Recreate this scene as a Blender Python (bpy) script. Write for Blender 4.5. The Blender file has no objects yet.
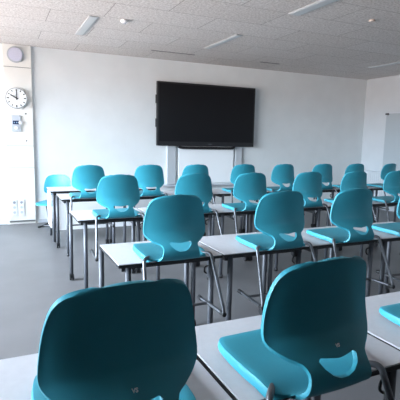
import bpy, bmesh, math, random
from mathutils import Vector, Matrix
random.seed(4)
R = math.radians
S = bpy.context.scene
COL = S.collection

# ---------------------------------------------------------------- camera
CAM_H = 1.5115
cd = bpy.data.cameras.new('camera'); cam = bpy.data.objects.new('camera', cd); COL.objects.link(cam)
F = Vector((0.4126233, 0.9004731, -0.1374415)); RT = Vector((0.9101073, -0.4138440, 0.0209255)); UP = Vector((0.0380365, 0.1337208, 0.9902888))
m = Matrix((RT, UP, -F)).transposed().to_4x4(); m.translation = Vector((0, 0, CAM_H))
cam.matrix_world = m
cd.sensor_width = 36; cd.sensor_fit = 'HORIZONTAL'; cd.lens = 439.267 / 400 * 36
cd.clip_start = .05; cd.clip_end = 200
S.camera = cam

# ---------------------------------------------------------------- light
S.view_settings.view_transform = 'Standard'; S.view_settings.look = 'None'
S.view_settings.gamma = 1; S.view_settings.use_curve_mapping = False
S.view_settings.exposure = 0.85
w = bpy.data.worlds.new('daylight'); S.world = w; w.use_nodes = True
bg = w.node_tree.nodes['Background']; bg.inputs[1].default_value = 33
_nt = w.node_tree; _tc = _nt.nodes.new('ShaderNodeTexCoord'); _sp = _nt.nodes.new('ShaderNodeSeparateXYZ'); _cr = _nt.nodes.new('ShaderNodeValToRGB')
_nt.links.new(_tc.outputs['Generated'], _sp.inputs[0]); _nt.links.new(_sp.outputs['Z'], _cr.inputs['Fac']); _nt.links.new(_cr.outputs['Color'], bg.inputs[0])
_e = _cr.color_ramp.elements; _e[0].position = 0.0; _e[0].color = (.42, .37, .35, 1); _e[1].position = .03; _e[1].color = (.645, .77, .885, 1); _e3 = _e.new(.7); _e3.color = (1.18, 1.42, 1.65, 1)

# room dimensions
XL, XR = -2.8, 7.96      # left and right walls
YF, YB = 8.072, -3.2      # front and back walls
ZC = 2.976
WIN = [(1.8, 3.6), (3.75, 5.65), (5.8, 7.95)]   # window openings in the left wall, along Y
SILL, HEAD = .80, 2.70
for i, (a, b) in enumerate(WIN):
    ld = bpy.data.lights.new('daylight_portal', 'AREA'); ld.shape = 'RECTANGLE'; ld.size = b - a; ld.size_y = HEAD - SILL
    ld.cycles.is_portal = True
    lo = bpy.data.objects.new('daylight_portal', ld); COL.objects.link(lo)
    lo.location = (XL - .22, (a + b) / 2, (SILL + HEAD) / 2)
    # local -Z towards +X, local X along Y
    lo.matrix_world = Matrix.Translation(lo.location) @ Matrix(((0, 0, -1), (1, 0, 0), (0, -1, 0))).to_4x4()

ld = bpy.data.lights.new('daylight_portal', 'AREA'); ld.shape = 'RECTANGLE'; ld.size = 1.1; ld.size_y = .5; ld.cycles.is_portal = True  # portal for the added back-wall opening
lo = bpy.data.objects.new('daylight_portal', ld); COL.objects.link(lo)
lo.matrix_world = Matrix.Translation((4.95, YB - .22, 2.45)) @ Matrix.Rotation(R(90), 4, 'X')

# ---------------------------------------------------------------- materials
def mat(name, col, rough=.5, metal=0, coat=0, spec=.5):
    mt = bpy.data.materials.new(name); mt.use_nodes = True
    b = mt.node_tree.nodes['Principled BSDF']
    b.inputs['Base Color'].default_value = (*col, 1); b.inputs['Roughness'].default_value = rough
    b.inputs['Metallic'].default_value = metal; b.inputs['Coat Weight'].default_value = coat
    b.inputs['Specular IOR Level'].default_value = spec
    return mt
def noisy(name, c1, c2, scale, rough=.5, bump=0, detail=3, metal=0, lo=.35, hi=.65, spec=.5, bscale=None):
    mt = mat(name, c1, rough, metal, 0, spec); nt = mt.node_tree; b = nt.nodes['Principled BSDF']
    tc = nt.nodes.new('ShaderNodeTexCoord'); n = nt.nodes.new('ShaderNodeTexNoise'); n.inputs['Scale'].default_value = scale; n.inputs['Detail'].default_value = detail
    r = nt.nodes.new('ShaderNodeValToRGB'); r.color_ramp.elements[0].position = lo; r.color_ramp.elements[1].position = hi
    r.color_ramp.elements[0].color = (*c1, 1); r.color_ramp.elements[1].color = (*c2, 1)
    L = nt.links.new; L(tc.outputs['Object'], n.inputs['Vector']); L(n.outputs['Fac'], r.inputs['Fac']); L(r.outputs['Color'], b.inputs['Base Color'])
    if bump:
        n2 = n
        if bscale:
            n2 = nt.nodes.new('ShaderNodeTexNoise'); n2.inputs['Scale'].default_value = bscale; L(tc.outputs['Object'], n2.inputs['Vector'])
        bp = nt.nodes.new('ShaderNodeBump'); bp.inputs['Strength'].default_value = bump; bp.inputs['Distance'].default_value = .002
        L(n2.outputs['Fac'], bp.inputs['Height']); L(bp.outputs['Normal'], b.inputs['Normal'])
    return mt
TEAL = noisy('teal_plastic', (.032, .275, .360), (.035, .29, .380), 6, rough=.45, bump=.15, bscale=900, spec=.35)
CHROME = mat('brushed_steel_tube', (.15, .155, .17), .42, .85)
DARKTUBE = mat('anthracite_tube', (.085, .09, .105), .3, .55)
BLACK = mat('black_plastic', (.012, .012, .014), .45)
WHITETOP = noisy('white_laminate', (.56, .56, .595), (.585, .585, .62), 40, rough=.42, spec=.3)
LEGGREY = mat('grey_enamel_tube', (.085, .09, .105), .5, .2)
RAIL = mat('black_enamel_rail', (.018, .018, .022), .5)
WALL = noisy('white_wall_paint', (.74, .77, .78), (.77, .80, .81), 3, rough=.75, bump=.1, bscale=250, spec=.2)
WALL2 = noisy('darkened_wall_paint', (.50, .53, .56), (.52, .55, .58), 3, rough=.75, bump=.1, bscale=250, spec=.2)  # wall paint toned down to offset strong window light on the right wall
COLUMNW = mat('white_column_panel', (.83, .82, .78), .55)
WHITE = mat('white_enamel', (.82, .83, .85), .4)
GREYP = mat('light_grey_plastic', (.52, .55, .60), .5)
BACKW = mat('bounce_cutting_wall', (.22, .22, .23), .7)  # unseen back wall, grey set dark to cut bounce onto chair backs
FLOORM = noisy('grey_linoleum', (.106, .103, .108), (.122, .119, .124), 2.2, rough=.42, bump=.05, bscale=120, detail=5)
SCREEN = mat('display_glass', (.006, .006, .008), .35, 0, 0, .25)
BEZEL = mat('display_bezel', (.01, .01, .012), .35)
BOARD = mat('whiteboard_enamel', (.90, .92, .94), .25); BOARD2 = mat('grey_board_enamel', (.36, .40, .43), .4)
DIFF = mat('lamp_diffuser', (.52, .56, .58), .4); LAMPBODY = mat('lamp_body', (.42, .44, .46), .5)
LOGO = mat('logo_silver', (.85, .9, .9), .4)
DKHOLE = mat('dark_recess', (.05, .05, .055), .7)
LCD = mat('blue_black_display', (.012, .03, .08), .25)
SPK = noisy('speaker_mesh', (.60, .60, .74), (.68, .68, .80), 90, rough=.6)

def ceiling_mat():
    mt = mat('wood_wool_panels', (.6, .58, .56), .9, spec=.1); nt = mt.node_tree; b = nt.nodes['Principled BSDF']; L = nt.links.new
    tc = nt.nodes.new('ShaderNodeTexCoord')
    mp = nt.nodes.new('ShaderNodeMapping'); mp.inputs['Location'].default_value = (-.612, -.28, 0); L(tc.outputs['Object'], mp.inputs['Vector'])
    br = nt.nodes.new('ShaderNodeTexBrick'); br.offset = .5; br.inputs['Scale'].default_value = 1; br.inputs['Brick Width'].default_value = 1.25
    br.inputs['Row Height'].default_value = .595; br.inputs['Mortar Size'].default_value = .0045; br.inputs['Mortar Smooth'].default_value = 0
    br.inputs['Color1'].default_value = (1, 1, 1, 1); br.inputs['Color2'].default_value = (.95, .94, .93, 1); br.inputs['Mortar'].default_value = (.50, .48, .47, 1)
    L(mp.outputs[0], br.inputs['Vector'])
    n = nt.nodes.new('ShaderNodeTexNoise'); n.inputs['Scale'].default_value = 38; n.inputs['Detail'].default_value = 5; n.inputs['Roughness'].default_value = .75; L(tc.outputs['Object'], n.inputs['Vector'])
    r = nt.nodes.new('ShaderNodeValToRGB'); e = r.color_ramp.elements; e[0].position = .36; e[1].position = .60; e[0].color = (.46, .425, .41, 1); e[1].color = (.76, .735, .715, 1)
    L(n.outputs['Fac'], r.inputs['Fac'])
    mx = nt.nodes.new('ShaderNodeMixRGB'); mx.blend_type = 'MULTIPLY'; mx.inputs[0].default_value = 1; L(r.outputs[0], mx.inputs[1]); L(br.outputs['Color'], mx.inputs[2])
    L(mx.outputs[0], b.inputs['Base Color'])
    bp = nt.nodes.new('ShaderNodeBump'); bp.inputs['Strength'].default_value = .35; bp.inputs['Distance'].default_value = .004; L(n.outputs['Fac'], bp.inputs['Height']); L(bp.outputs[0], b.inputs['Normal'])
    return mt
CEIL = ceiling_mat()
def glass_mat():
    mt = bpy.data.materials.new('window_glass'); mt.use_nodes = True; nt = mt.node_tree; nt.nodes.clear(); L = nt.links.new
    o = nt.nodes.new('ShaderNodeOutputMaterial'); t = nt.nodes.new('ShaderNodeBsdfTransparent'); g = nt.nodes.new('ShaderNodeBsdfGlossy'); g.inputs['Roughness'].default_value = .02
    f = nt.nodes.new('ShaderNodeFresnel'); mx = nt.nodes.new('ShaderNodeMixShader'); L(f.outputs[0], mx.inputs[0]); L(t.outputs[0], mx.inputs[1]); L(g.outputs[0], mx.inputs[2]); L(mx.outputs[0], o.inputs[0])
    return mt
GLASS = glass_mat(); PYL = mat('pylon_grey', (.50, .53, .56), .45)

# ---------------------------------------------------------------- mesh helpers
def box(bm, x0, x1, y0, y1, z0, z1, bev=0):
    t = bmesh.new(); bmesh.ops.create_cube(t, size=1)
    for v in t.verts: v.co = Vector(((x0 + x1) / 2 + v.co.x * (x1 - x0), (y0 + y1) / 2 + v.co.y * (y1 - y0), (z0 + z1) / 2 + v.co.z * (z1 - z0)))
    if bev: bmesh.ops.bevel(t, geom=t.edges[:], offset=bev, segments=2, affect='EDGES', profile=.5)
    merge(bm, t)
def merge(bm, t):
    me = bpy.data.meshes.new('tmp'); t.to_mesh(me); t.free(); bm.from_mesh(me); bpy.data.meshes.remove(me)
def tube(bm, pts, r, n=12, cap=True):
    pts = [Vector(p) for p in pts]; rings = []
    prev = None
    for i, p in enumerate(pts):
        d = (pts[min(i + 1, len(pts) - 1)] - pts[max(i - 1, 0)]).normalized()
        if prev is None:
            a = Vector((0, 0, 1)) if abs(d.z) < .9 else Vector((1, 0, 0)); u = d.cross(a).normalized()
        else: u = (prev - d * prev.dot(d)).normalized()
        prev = u; v = d.cross(u)
        rings.append([bm.verts.new(p + (u * math.cos(k * 2 * math.pi / n) + v * math.sin(k * 2 * math.pi / n)) * r) for k in range(n)])
    for a, b in zip(rings, rings[1:]):
        for k in range(n):
            f = bm.faces.new((a[k], a[(k + 1) % n], b[(k + 1) % n], b[k])); f.smooth = True
    if cap: bm.faces.new(rings[0][::-1]); bm.faces.new(rings[-1])
def round_path(pts, rad, seg=6):
    pts = [Vector(p) for p in pts]; out = [pts[0]]
    for a, b, c in zip(pts, pts[1:], pts[2:]):
        da = (a - b); dc = (c - b); r = min(rad, da.length * .49, dc.length * .49)
        p0 = b + da.normalized() * r; p1 = b + dc.normalized() * r
        for k in range(seg + 1):
            t = k / seg; out.append(p0 * (1 - t) ** 2 + b * 2 * t * (1 - t) + p1 * t * t)
    out.append(pts[-1]); return out
def disc(bm, c, r, h, axis='y', n=40, bev=0):
    """cylinder starting at c going along -axis (towards the viewer for y)"""
    t = bmesh.new(); bmesh.ops.create_cone(t, cap_ends=True, segments=n, radius1=r, radius2=r, depth=h)
    if bev: bmesh.ops.bevel(t, geom=[e for e in t.edges if len(e.link_faces) == 2 and any(len(f.verts) > 4 for f in e.link_faces)], offset=bev, segments=2, affect='EDGES')
    if axis == 'y': M = Matrix.Translation(Vector(c) + Vector((0, -h / 2, 0))) @ Matrix.Rotation(R(90), 4, 'X')
    elif axis == 'x': M = Matrix.Translation(Vector(c) + Vector((-h / 2, 0, 0))) @ Matrix.Rotation(R(90), 4, 'Y')
    else: M = Matrix.Translation(Vector(c) + Vector((0, 0, -h / 2)))
    bmesh.ops.transform(t, matrix=M, verts=t.verts); merge(bm, t)
def obj(name, bm, mt, parent=None, smooth=None):
    me = bpy.data.meshes.new(name); bm.to_mesh(me); bm.free(); me.materials.append(mt)
    if smooth:
        for p in me.polygons: p.use_smooth = True
        try: me.set_sharp_from_angle(angle=R(smooth))
        except Exception: pass
    o = bpy.data.objects.new(name, me); COL.objects.link(o)
    if parent: o.parent = parent
    return o
def tag(o, label, cat, group=None):
    o['label'] = label; o['category'] = cat
    if group: o['group'] = group
    return o
def thing(name, loc=(0, 0, 0), rz=0):
    o = bpy.data.objects.new(name, None); COL.objects.link(o); o.location = loc; o.rotation_euler = (0, 0, rz); o.empty_display_size = .1
    return o
def struct(name, bm, mt, parent=None):
    o = obj(name, bm, mt, parent)
    if not parent: o['kind'] = 'structure'
    return o
def copy_tree(o, parent=None, skip=()):
    c = o.copy(); COL.objects.link(c)
    if parent: c.parent = parent
    for ch in list(o.children):
        if ch.name.split('.')[0] not in skip: copy_tree(ch, c, skip)
    return c

# ---------------------------------------------------------------- room
T = .25
b = bmesh.new(); box(b, XL - T, XR + T, YB - T, YF + T, -.2, 0); struct('floor', b, FLOORM)
b = bmesh.new(); box(b, XL - T, XR + T, YB - T, YF + T, ZC, ZC + .2); struct('ceiling', b, CEIL)
b = bmesh.new(); box(b, XL - T, XR + T, YF, YF + T, 0, ZC); struct('wall_front', b, WALL)
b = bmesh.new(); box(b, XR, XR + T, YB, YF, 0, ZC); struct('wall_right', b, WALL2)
b = bmesh.new(); BW = (4.4, 5.5, 2.20, 2.70)  # opening added out of view to let in fill light
box(b, XL - T, BW[0], YB - T, YB, 0, ZC); box(b, BW[1], XR + T, YB - T, YB, 0, ZC); box(b, BW[0], BW[1], YB - T, YB, 0, BW[2]); box(b, BW[0], BW[1], YB - T, YB, BW[3], ZC)
struct('wall_back', b, BACKW)
b = bmesh.new()
box(b, XL - T, XL, YB, YF, 0, SILL); box(b, XL - T, XL, YB, YF, HEAD, ZC)
ys = [YB] + [v for ab in WIN for v in ab] + [YF]
for i in range(0, len(ys), 2): box(b, XL - T, XL, ys[i], ys[i + 1], SILL, HEAD)
struct('wall_left', b, WALL)
for i, (a, c) in enumerate(WIN):
    b = bmesh.new(); f = .05
    box(b, XL - .15, XL - .09, a, c, SILL, SILL + f); box(b, XL - .15, XL - .09, a, c, HEAD - f, HEAD)
    for yy in (a, (a + c) / 2 - f / 2, c - f): box(b, XL - .15, XL - .09, yy, yy + f, SILL + f, HEAD - f)
    wo = struct('window_%d' % (i + 1), b, WHITE)
    for y0, y1 in ((a + f, (a + c) / 2 - f / 2), ((a + c) / 2 + f / 2, c - f)):
        b = bmesh.new(); box(b, XL - .124, XL - .116, y0, y1, SILL + f, HEAD - f); obj('pane', b, GLASS, wo)
b = bmesh.new(); f = .05
for x in (BW[0], (BW[0] + BW[1]) / 2 - f / 2, BW[1] - f): box(b, x, x + f, YB - .15, YB - .09, BW[2], BW[3])
for x0, x1 in ((BW[0] + f, (BW[0] + BW[1]) / 2 - f / 2), ((BW[0] + BW[1]) / 2 + f / 2, BW[1] - f)):
    box(b, x0, x1, YB - .15, YB - .09, BW[2], BW[2] + f); box(b, x0, x1, YB - .15, YB - .09, BW[3] - f, BW[3])
wo = struct('window_4', b, WHITE)  # added unseen window, brightens the dim right side of the room
for x0, x1 in ((BW[0] + f, (BW[0] + BW[1]) / 2 - f / 2), ((BW[0] + BW[1]) / 2 + f / 2, BW[1] - f)):
    b = bmesh.new(); box(b, x0, x1, YB - .124, YB - .116, BW[2] + f, BW[3] - f); obj('pane', b, GLASS, wo)
# skirting on the front and right walls
b = bmesh.new(); box(b, .60, XR, YF - .012, YF, 0, .06); struct('baseboard_front', b, GREYP)
b = bmesh.new(); box(b, XR - .012, XR, YB, YF - .012, 0, .06); struct('baseboard_right', b, GREYP)

# ---------------------------------------------------------------- service column at the left of the front wall
CY = YF - .035          # face of the column
cx0, cx1 = .115, .545
cb = bmesh.new()
for z0, z1 in ((0.0, .050), (.06, .96), (.968, 1.33), (1.338, 2.615), (2.625, ZC)):
    box(cb, cx0, cx1, CY if z0 else CY + .02, YF, z0, z1, .002 if z0 else 0)
colo = struct('service_column', cb, COLUMNW)
b = bmesh.new(); box(b, cx0 + .004, cx1 - .004, CY + .012, YF - .001, .03, ZC); obj('joint_backing', b, mat('grey_joint', (.22, .22, .22), .8), colo)
b = bmesh.new()
disc(b, (.305, CY, 2.42), .095, .004); obj('blanking_plate', b, COLUMNW, colo)
for z in (1.87, 1.42):
    b = bmesh.new(); disc(b, (.435, CY, z), .012, .006, n=16); obj('screw_cap', b, DKHOLE, colo)
# round loudspeaker
b = bmesh.new(); disc(b, (.305, CY, 2.815), .128, .03, bev=.008)
so = tag(obj('wall_speaker', b, GREYP, smooth=40), 'round pale lilac loudspeaker at the top of the white column', 'speaker')
b = bmesh.new(); disc(b, (.305, CY - .03, 2.815), .108, .006, bev=.003); obj('speaker_grille', b, SPK, so, smooth=40)
# clock
ck = thing('wall_clock', (.298, CY, 2.115))
tag(ck, 'round white wall clock with black hands showing ten o’clock', 'clock')
b = bmesh.new(); disc(b, (0, 0, 0), .168, .05, n=64, bev=.008); obj('clock_case', b, mat('clock_case_grey', (.30, .31, .33), .4, .3), ck, smooth=40)
b = bmesh.new(); disc(b, (0, -.05, 0), .158, .003, n=64); obj('clock_face', b, mat('clock_face_white', (.88, .9, .9), .35), ck)
for k in range(12):
    t = bmesh.new(); l = .034 if k % 3 == 0 else .028; ww = .016 if k % 3 == 0 else .013
    box(t, -ww / 2, ww / 2, -.056, -.053, .146 - l, .146)
    bmesh.ops.transform(t, matrix=Matrix.Rotation(R(30 * k), 4, 'Y'), verts=t.verts); b = bmesh.new(); merge(b, t)
    obj('hour_mark', b, BLACK, ck)
def hand(name, l, wd, ang, y):
    b = bmesh.new(); t = bmesh.new(); box(t, -wd / 2, wd / 2, y - .003, y, -.03, l); bmesh.ops.transform(t, matrix=Matrix.Rotation(R(ang), 4, 'Y'), verts=t.verts); merge(b, t)
    obj(name, b, BLACK, ck)
hand('hour_hand', .105, .018, 300, -.057); hand('minute_hand', .142, .012, 0, -.061)
# control panel
CPZ = 1.702
cp = bmesh.new(); box(cp, .205, .352, CY - .02, CY, CPZ - .13, CPZ + .135, .004)
cpo = tag(obj('control_panel', cp, GREYP), 'grey wall control panel with a dark blue display below the clock', 'control panel')
b = bmesh.new(); box(b, .23, .325, CY - .025, CY - .02, CPZ - .012, CPZ + .048); obj('panel_display', b, LCD, cpo)
DIG = mat('pale_digits', (.3, .42, .6), .5)
for x in (.245, .282):
    b = bmesh.new(); box(b, x, x + .017, CY - .027, CY - .025, CPZ + .006, CPZ + .028); obj('display_digit', b, DIG, cpo)
b = bmesh.new(); disc(b, (.342, CY - .02, CPZ + .018), .028, .02, n=24); obj('dial', b, WHITE, cpo)
b = bmesh.new(); disc(b, (.275, CY - .02, CPZ - .07), .028, .012, n=24); obj('push_button', b, WHITE, cpo)
# sockets 2 x 3
for i in range(2):
    b = bmesh.new(); x = .205 + i * .115; box(b, x - .045, x + .045, CY - .012, CY, .155, .425, .003)
    s = tag(obj('socket_strip', b, WHITE), ['left', 'right'][i] + ' one of two white three-gang power sockets low on the column', 'power socket', 'power sockets')
    for k in range(3):
        b = bmesh.new(); disc(b, (x, CY - .012, .205 + k * .085), .024, .002, n=20); obj('socket_outlet', b, GREYP if k < 2 else mat('dark_socket', (.3, .3, .33), .5), s)

# ---------------------------------------------------------------- big display and its lift
TX0, TX1, TZ0, TZ1 = 2.727, 4.848, 1.3705, 2.566
tv = bmesh.new(); box(tv, TX0, TX1, YF - .12, YF - .05, TZ0, TZ1, .006)
tvo = tag(obj('flat_display', tv, BEZEL), 'very large black flat display, switched off, on the white front wall', 'display')
b = bmesh.new(); box(b, TX0 + .035, TX1 - .035, YF - .1235, YF - .12, TZ0 + .085, TZ1 - .035); obj('screen', b, SCREEN, tvo)
for z in (1.80, 2.24):
    b = bmesh.new(); box(b, TX0 - .02, TX0, YF - .11, YF - .06, z - .08, z + .08, .006); obj('side_handle', b, BEZEL, tvo)
b = bmesh.new(); box(b, 3.80, 3.88, YF - .1225, YF - .12, TZ0 + .035, TZ0 + .05); obj('nameplate', b, mat('dim_grey_mark', (.10, .10, .11), .5), tvo)
b = bmesh.new()
tube(b, round_path([(3.16, YF - .08, TZ0 + .01), (3.19, YF - .10, 1.345), (3.26, YF - .10, 1.335), (4.33, YF - .10, 1.335), (4.38, YF - .10, 1.345), (4.42, YF - .08, TZ0 + .01)], .02), .026, 10)
obj('lower_handle_bar', b, BEZEL, tvo, smooth=50)
lf = thing('board_lift', (3.8, YF - .003, 0)); tag(lf, 'white lift frame with two pylons and a white panel beneath the display', 'lift frame')
for x0, x1 in ((2.96 - 3.8, 3.14 - 3.8), (4.46 - 3.8, 4.62 - 3.8)):
    b = bmesh.new(); box(b, x0, x1, -.045, 0, .62, 2.40, .006); obj('pylon', b, PYL, lf)
b = bmesh.new(); box(b, 3.20 - 3.8, 4.42 - 3.8, -.04, -.012, .64, 1.40, .004); obj('white_panel', b, BOARD, lf)
b = bmesh.new(); box(b, 2.86 - 3.8, 4.85 - 3.8, -.09, -.0, .58, .61, .004); obj('lower_ledge', b, GREYP, lf)

# ---------------------------------------------------------------- right wall: whiteboard and radiator
b = bmesh.new(); box(b, XR - .035, XR, 5.0, 7.38, .93, 2.172, .003)
wb = tag(obj('side_whiteboard', b, BOARD2), 'pale grey-blue board on the right wall', 'whiteboard')
b = bmesh.new(); box(b, XR - .045, XR - .035, 5.0, 7.38, 2.157, 2.182); obj('top_rail', b, GREYP, wb)
b = bmesh.new(); box(b, XR - .07, XR - .035, 7.30, 7.38, 2.13, 2.168, .004); obj('clip', b, DKHOLE, wb)
rad = thing('radiator', (XR - .002, 7.65, .12)); tag(rad, 'low white ribbed radiator in the right corner of the room', 'radiator')
b = bmesh.new(); box(b, -.12, -.03, -.65, .33, 0, .72, .006)
for k in range(16): box(b, -.128, -.12, -.63 + k * .06, -.59 + k * .06, .02, .70, .003)
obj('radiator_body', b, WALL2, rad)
b = bmesh.new(); box(b, -.125, -.02, -.66, .34, .72, .735); obj('top_grille', b, GREYP, rad)
for y in (-.45, .2):
    b = bmesh.new(); box(b, -.03, 0, y - .02, y + .02, .1, .6); obj('wall_bracket', b, WHITE, rad)

# ---------------------------------------------------------------- ceiling fittings
def lamp(x0, x1, y0, y1, label):
    b = bmesh.new(); box(b, x0, x1, y0, y1, ZC - .010, ZC, .003); o = tag(obj('ceiling_light', b, LAMPBODY), label, 'ceiling light', 'unlit strip lights')
    b = bmesh.new(); box(b, x0 + .02, x1 - .02, y0 + .02, y1 - .02, ZC - .013, ZC - .010); obj('diffuser', b, DIFF, o)
lamp(1.065, 1.185, 5.68, 6.77, 'pale strip ceiling light above the left of the room, unlit')
lamp(3.09, 3.19, 5.63, 6.71, 'pale strip ceiling light above the big display, unlit')
lamp(3.115, 3.27, 3.2, 4.46, 'strip ceiling light cut by the top edge of the photo')
lamp(6.65, 6.77, 5.65, 6.75, 'strip ceiling light near the right wall')
b = bmesh.new(); disc(b, (1.50, 5.68, ZC), .05, .035, 'z', n=24, bev=.01); sd = tag(obj('smoke_detector', b, WHITE, smooth=40), 'small round white smoke detector right of the left ceiling light', 'smoke detector')
b = bmesh.new(); disc(b, (1.50, 5.68, ZC - .035), .02, .012, 'z', n=16); obj('sensor_head', b, GREYP, sd)
b = bmesh.new(); disc(b, (4.155, 4.20, ZC), .04, .02, 'z', n=24, bev=.006); tag(obj('ceiling_sensor', b, mat('beige_plastic', (.6, .5, .44), .5), smooth=40), 'tiny round beige sensor on the ceiling at the upper right', 'sensor')
for x0, x1, lb in ((2.4, 3.2, 'dark narrow air slot in the ceiling above the left half of the display'), (4.55, 4.98, 'short dark air slot in the ceiling right of the display')):
    b = bmesh.new(); box(b, x0, x1, 7.32, 7.335, ZC - .006, ZC); tag(obj('air_slot', b, DKHOLE), lb, 'air slot')

# ---------------------------------------------------------------- desks
DW, DD, DH = .712, .551, .74
def make_desk():
    t = thing('school_desk')
    b = bmesh.new(); box(b, 0, DW, 0, DD, DH - .006, DH, .0015); obj('tabletop', b, WHITETOP, t)
    b = bmesh.new(); box(b, -.002, DW + .002, -.002, DD + .002, DH - .024, DH - .0055, .003); obj('edge_band', b, BLACK, t)
    b = bmesh.new(); i = .045
    box(b, i, DW - i, i + .01, i + .04, DH - .050, DH - .024); box(b, i, DW - i, DD - i, DD - i + .03, DH - .062, DH - .024)
    box(b, i - .015, i + .015, i, DD - i, DH - .06, DH - .024); box(b, DW - i - .015, DW - i + .015, i, DD - i, DH - .06, DH - .024)
    obj('frame', b, RAIL, t)
    for x, xf in ((.072, .006), (DW - .058, DW - .036)):
        b = bmesh.new(); tube(b, [(x, i, .012), (x, i, DH - .026)], .019, 16); lg = obj('leg', b, LEGGREY, t)
        b = bmesh.new(); tube(b, [(x, i, 0), (x, i, .03)], .022, 16); obj('foot_cap', b, BLACK, lg)
        x = xf
        b = bmesh.new(); tube(b, [(x, DD - .022, .055), (x, DD - .022, DH - .026)], .019, 16); lg = obj('leg', b, LEGGREY, t)
        b = bmesh.new()
        disc(b, (x - .006, DD - .022, .036), .036, .016, 'x', 20, .003); disc(b, (x + .020, DD - .022, .036), .036, .016, 'x', 20, .003)
        box(b, x - .012, x + .012, DD - .022 - .018, DD - .022 + .018, .025, .075, .004); obj('caster', b, BLACK, lg)
    b = bmesh.new(); x = DW - i - .012
    tube(b, round_path([(x - .02, i, .66), (x - .05, i, .655), (x - .055, i, .62), (x - .035, i, .605)], .012, 4), .006, 8); obj('bag_hook', b, BLACK, t)
    return t

# ---------------------------------------------------------------- chair
def shell_mesh():
    # profile: (y, z, half width, edge lift along the profile normal)
    P = [(.378, .012, .120, 0), (.377, .021, .142, 0), (.362, .029, .168, 0), (.330, .032, .190, .002), (.285, .031, .201, .004), (.22, .028, .206, .008), (.13, .026, .208, .010), (.06, .026, .206, .010),
         (.018, .020, .203, .010), (-.006, .015, .190, .006), (-.030, .013, .150, .003), (-.056, .020, .132, .004), (-.079, .042, .124, .006), (-.087, .072, .118, .010), (-.078, .102, .114, .014), (-.056, .127, .124, .018),
         (-.037, .146, .158, .026), (-.024, .163, .184, .034), (-.013, .182, .204, .044), (-.007, .200, .211, .049), (-.003, .245, .206, .049), (-.004, .295, .198, .046), (-.009, .340, .185, .041),
         (-.016, .368, .170, .036), (-.021, .386, .153, .031), (-.024, .397, .130, .026), (-.026, .403, .098, .021)]
    # densify with Catmull-Rom
    def cr(a, b, c, d, t): return tuple(.5 * (2 * b[k] + (c[k] - a[k]) * t + (2 * a[k] - 5 * b[k] + 4 * c[k] - d[k]) * t * t + (3 * b[k] - a[k] - 3 * c[k] + d[k]) * t ** 3) for k in range(4))
    Q = []
    for i in range(len(P) - 1):
        a = P[max(i - 1, 0)]; d = P[min(i + 2, len(P) - 1)]
        for s in (0, .5): Q.append(cr(a, P[i], P[i + 1], d, s))
    Q.append(P[-1])
    NU = 20; bm = bmesh.new(); rows = []
    for i, (y, z, hw, lift) in enumerate(Q):
        p0 = Q[max(i - 1, 0)]; p1 = Q[min(i + 1, len(Q) - 1)]
        ty, tz = p1[0] - p0[0], p1[1] - p0[1]; l = math.hypot(ty, tz) or 1; ny, nz = -(-tz / l), -(ty / l)   # towards the sitter
        row = []
        ws = max(0, min(1, (y + .022) / .03)) if i < 22 else 0      # the seat's sides turn down in an apron
        wf = max(0, min(1, (.40 - y) / .06))
        for sgn in (-1,):
            row.append(bm.verts.new((sgn * (hw + .003), y, z - .015 * ws * wf - .0015)) if ws else bm.verts.new((sgn * (hw + .0015), y + ny * lift, z + nz * lift + .0)))
        for k in range(NU + 1):
            u = -1 + 2 * k / NU; q = abs(u) ** 2.0
            arch = .022 * (1 - u * u) if i > len(Q) - 10 else 0
            row.append(bm.verts.new((u * hw, y + ny * lift * q, z + nz * lift * q + arch * (i - (len(Q) - 10)) / 9)))
        row.append(bm.verts.new((hw + .003, y, z - .015 * ws * wf - .0015)) if ws else bm.verts.new((hw + .0015, y + ny * lift, z + nz * lift)))
        rows.append(row)
    for a, c in zip(rows, rows[1:]):
        for k in range(NU + 2): bm.faces.new((a[k], a[k + 1], c[k + 1], c[k]))
    bmesh.ops.recalc_face_normals(bm, faces=bm.faces[:])
    me = bpy.data.meshes.new('shell_raw'); bm.to_mesh(me); bm.free()
    o = bpy.data.objects.new('shell_raw', me); COL.objects.link(o)
    md = o.modifiers.new('s', 'SOLIDIFY'); md.thickness = .014; md.offset = 0; md.use_even_offset = False
    bv = o.modifiers.new('b', 'BEVEL'); bv.width = .006; bv.segments = 2; bv.limit_method = 'ANGLE'; bv.angle_limit = R(50)
    # smile-shaped opening
    pts = [(-.075, .124), (-.066, .131), (-.045, .129), (0, .125), (.045, .129), (.066, .131), (.075, .124), (.064, .106), (.040, .086), (.015, .076), (-.015, .076), (-.040, .086), (-.064, .106)]
    cb_ = bmesh.new(); f0 = [cb_.verts.new((x, -.2, z)) for x, z in pts]; f1 = [cb_.verts.new((x, .0, z)) for x, z in pts]
    cb_.faces.new(f0[::-1]); cb_.faces.new(f1)
    for k in range(len(pts)): cb_.faces.new((f0[k], f0[(k + 1) % len(pts)], f1[(k + 1) % len(pts)], f1[k]))
    bmesh.ops.recalc_face_normals(cb_, faces=cb_.faces[:])
    cm = bpy.data.meshes.new('cut'); cb_.to_mesh(cm); cb_.free(); co = bpy.data.objects.new('cut', cm); COL.objects.link(co)
    bo = o.modifiers.new('h', 'BOOLEAN'); bo.object = co; bo.operation = 'DIFFERENCE'; bo.solver = 'EXACT'
    bpy.context.view_layer.update()
    out = bpy.data.meshes.new_from_object(o.evaluated_get(bpy.context.evaluated_depsgraph_get()))
    bpy.data.objects.remove(o); bpy.data.objects.remove(co)
    return out
SH = .355     # height of the shell's underside above the skids
shell = shell_mesh(); shell.name = 'seat_shell'
shell.materials.clear(); shell.materials.append(TEAL)
for p in shell.polygons: p.use_smooth = True
try: shell.set_sharp_from_angle(angle=R(38))
except Exception as e: print(e)
zmin = min(v.co.z for v in shell.vertices); print('shell zmin', zmin)
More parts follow.
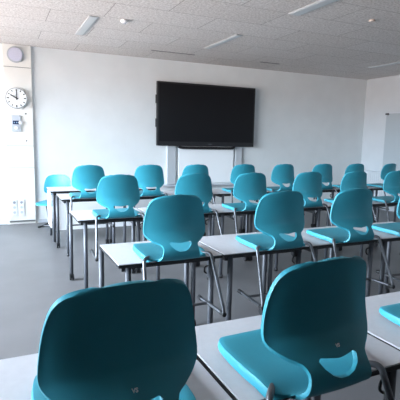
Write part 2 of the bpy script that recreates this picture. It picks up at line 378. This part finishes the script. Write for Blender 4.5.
for v in shell.vertices: v.co.z += SH - zmin
def make_chair(metal, name='school_chair'):
    t = thing(name)
    so = bpy.data.objects.new('seat_shell', shell); COL.objects.link(so); so.parent = t
    b = bmesh.new()
    for s in (-1, 1):
        pts = [(s * .10, .06, SH + .019 - .0115), (s * .19, .01, SH + .026), (s * .228, -.028, SH + .030), (s * .262, -.185, .0125), (s * .242, .165, .0125)]
        pts[0] = (s * .14, .10, SH + .016)
        tube(b, round_path(pts, .04), .0115, 12)
    tube(b, [(-.25, .04, .0125), (.25, .04, .0125)], .009, 10)
    obj('frame', b, metal, t, smooth=50)
    for s in (-1, 1):
        for x, y in ((s * .260, -.165), (s * .243, .155)):
            b = bmesh.new(); tube(b, [(x, y - .022, .0115), (x, y + .022, .0115)], .0155, 10); obj('glide', b, BLACK, t, smooth=50)
    return t
def add_logo(t):
    cu = bpy.data.curves.new('vs', 'FONT'); cu.body = 'VS'; cu.size = .015; cu.extrude = .0006; cu.align_x = 'CENTER'; cu.offset = .0005
    to = bpy.data.objects.new('vs', cu); COL.objects.link(to); bpy.context.view_layer.update()
    me = bpy.data.meshes.new_from_object(to.evaluated_get(bpy.context.evaluated_depsgraph_get())); bpy.data.objects.remove(to)
    me.materials.clear(); me.materials.append(LOGO)
    o = bpy.data.objects.new('logo', me); COL.objects.link(o); o.parent = t
    # back surface near z: outer skin
    zz = SH + .150
    c = [v.co for v in shell.vertices if abs(v.co.x) < .025 and abs(v.co.z - zz) < .012 and v.co.y < .05]
    y = min(v.y for v in c) if c else -.05
    o.location = (0.005, y - .0008, zz); o.rotation_euler = (R(72), 0, 0)
    o['label'] = 'small silver letters'
    return o

ROWS = {  # name: (near edge Y, left X, pitch, desks, chair positions (x, rotation))
    'E': (1.033, -.102, .730, 3, [(.277, 1), (.915, 2), (1.72, 0)]),
    'D': (2.566, .6385, .728, 4, [(1.018, 0), (1.832, 0), (2.508, 0), (3.215, 0)]),
    'C': (4.1225, .648, .730, 6, [(1.038, 0), (1.835, 0), (2.515, 0), (3.30, 0), (4.01, 0), (4.72, 0)]),
    'B': (5.588, .685, .730, 8, [(1.024, 0), (1.82, 0), (2.50, 0), (3.27, 0), (3.975, 0), (4.735, 0), (5.42, 0), (6.20, 9)]),
}
ROWN = {'E': 'row nearest the camera', 'D': 'second row back', 'C': 'third row back', 'B': 'row farthest from camera'}
ORD = ['first', 'second', 'third', 'fourth', 'fifth', 'sixth', 'seventh', 'eighth']
dproto = make_desk(); cproto = make_chair(CHROME)
dused = cused = False; placed = []
for key in 'EDCB':
    Y, X0, pitch, n, ch = ROWS[key]
    for i in range(n):
        d = copy_tree(dproto) if dused else dproto; dused = True
        d.location = (X0 + i * pitch, Y, 0)
        where = 'leftmost' if i == 0 else '%s from left' % ORD[i]
        tag(d, 'white-topped school desk, %s in the %s' % (where, ROWN[key]), 'desk', 'school desks')
    for i, (x, a) in enumerate(ch):
        c = copy_tree(cproto) if cused else cproto; cused = True
        c.location = (x, Y - .006, DH - SH + .0006); c.rotation_euler = (0, 0, R(a))
        where = 'leftmost' if i == 0 else '%s from left' % ORD[i]
        tag(c, 'teal shell chair hung on a desk, %s in the %s' % (where, ROWN[key]), 'chair', 'teal chairs hung on the desks')
        placed.append((key, c))

for key, c in placed:
    if key == 'E': add_logo(c)

# teacher's desk in front of the left part of the wall
TY, TXD = 6.444, .638
t = thing('teacher_desk', (TXD, TY, 0)); tag(t, 'white desk with white modesty panels standing nearest the front wall at the left', 'desk')
W_ = 1.6
b = bmesh.new(); box(b, 0, W_, 0, DD, DH - .006, DH, .0015); obj('tabletop', b, WHITETOP, t)
b = bmesh.new(); box(b, -.002, W_ + .002, -.002, DD + .002, DH - .024, DH - .0055, .003); obj('edge_band', b, BLACK, t)
b = bmesh.new(); i = .045
box(b, i, W_ - i, i - .02, i + .01, DH - .062, DH - .024); box(b, i, W_ - i, DD - i, DD - i + .03, DH - .062, DH - .024); obj('frame', b, RAIL, t)
for x in (i, W_ - i):
    for y in (i, DD - i):
        b = bmesh.new(); tube(b, [(x, y, 0), (x, y, DH - .026)], .019, 16); obj('leg', b, LEGGREY, t)
b = bmesh.new(); box(b, i + .02, W_ - i - .02, .066, .078, .16, DH - .024); obj('front_panel', b, WHITE, t)
b = bmesh.new(); box(b, .005, .018, .06, DD - .06, .20, DH - .024); obj('side_panel', b, WHITE, t)

# chair behind it, on the floor
c = copy_tree(cproto); c.location = (.89, 7.60, 0); c.rotation_euler = (0, 0, R(148)); c.scale = (1.13,) * 3
tag(c, 'teal shell chair standing on the floor behind the white desk by the front wall', 'chair'); 
if 'group' in c: del c['group']
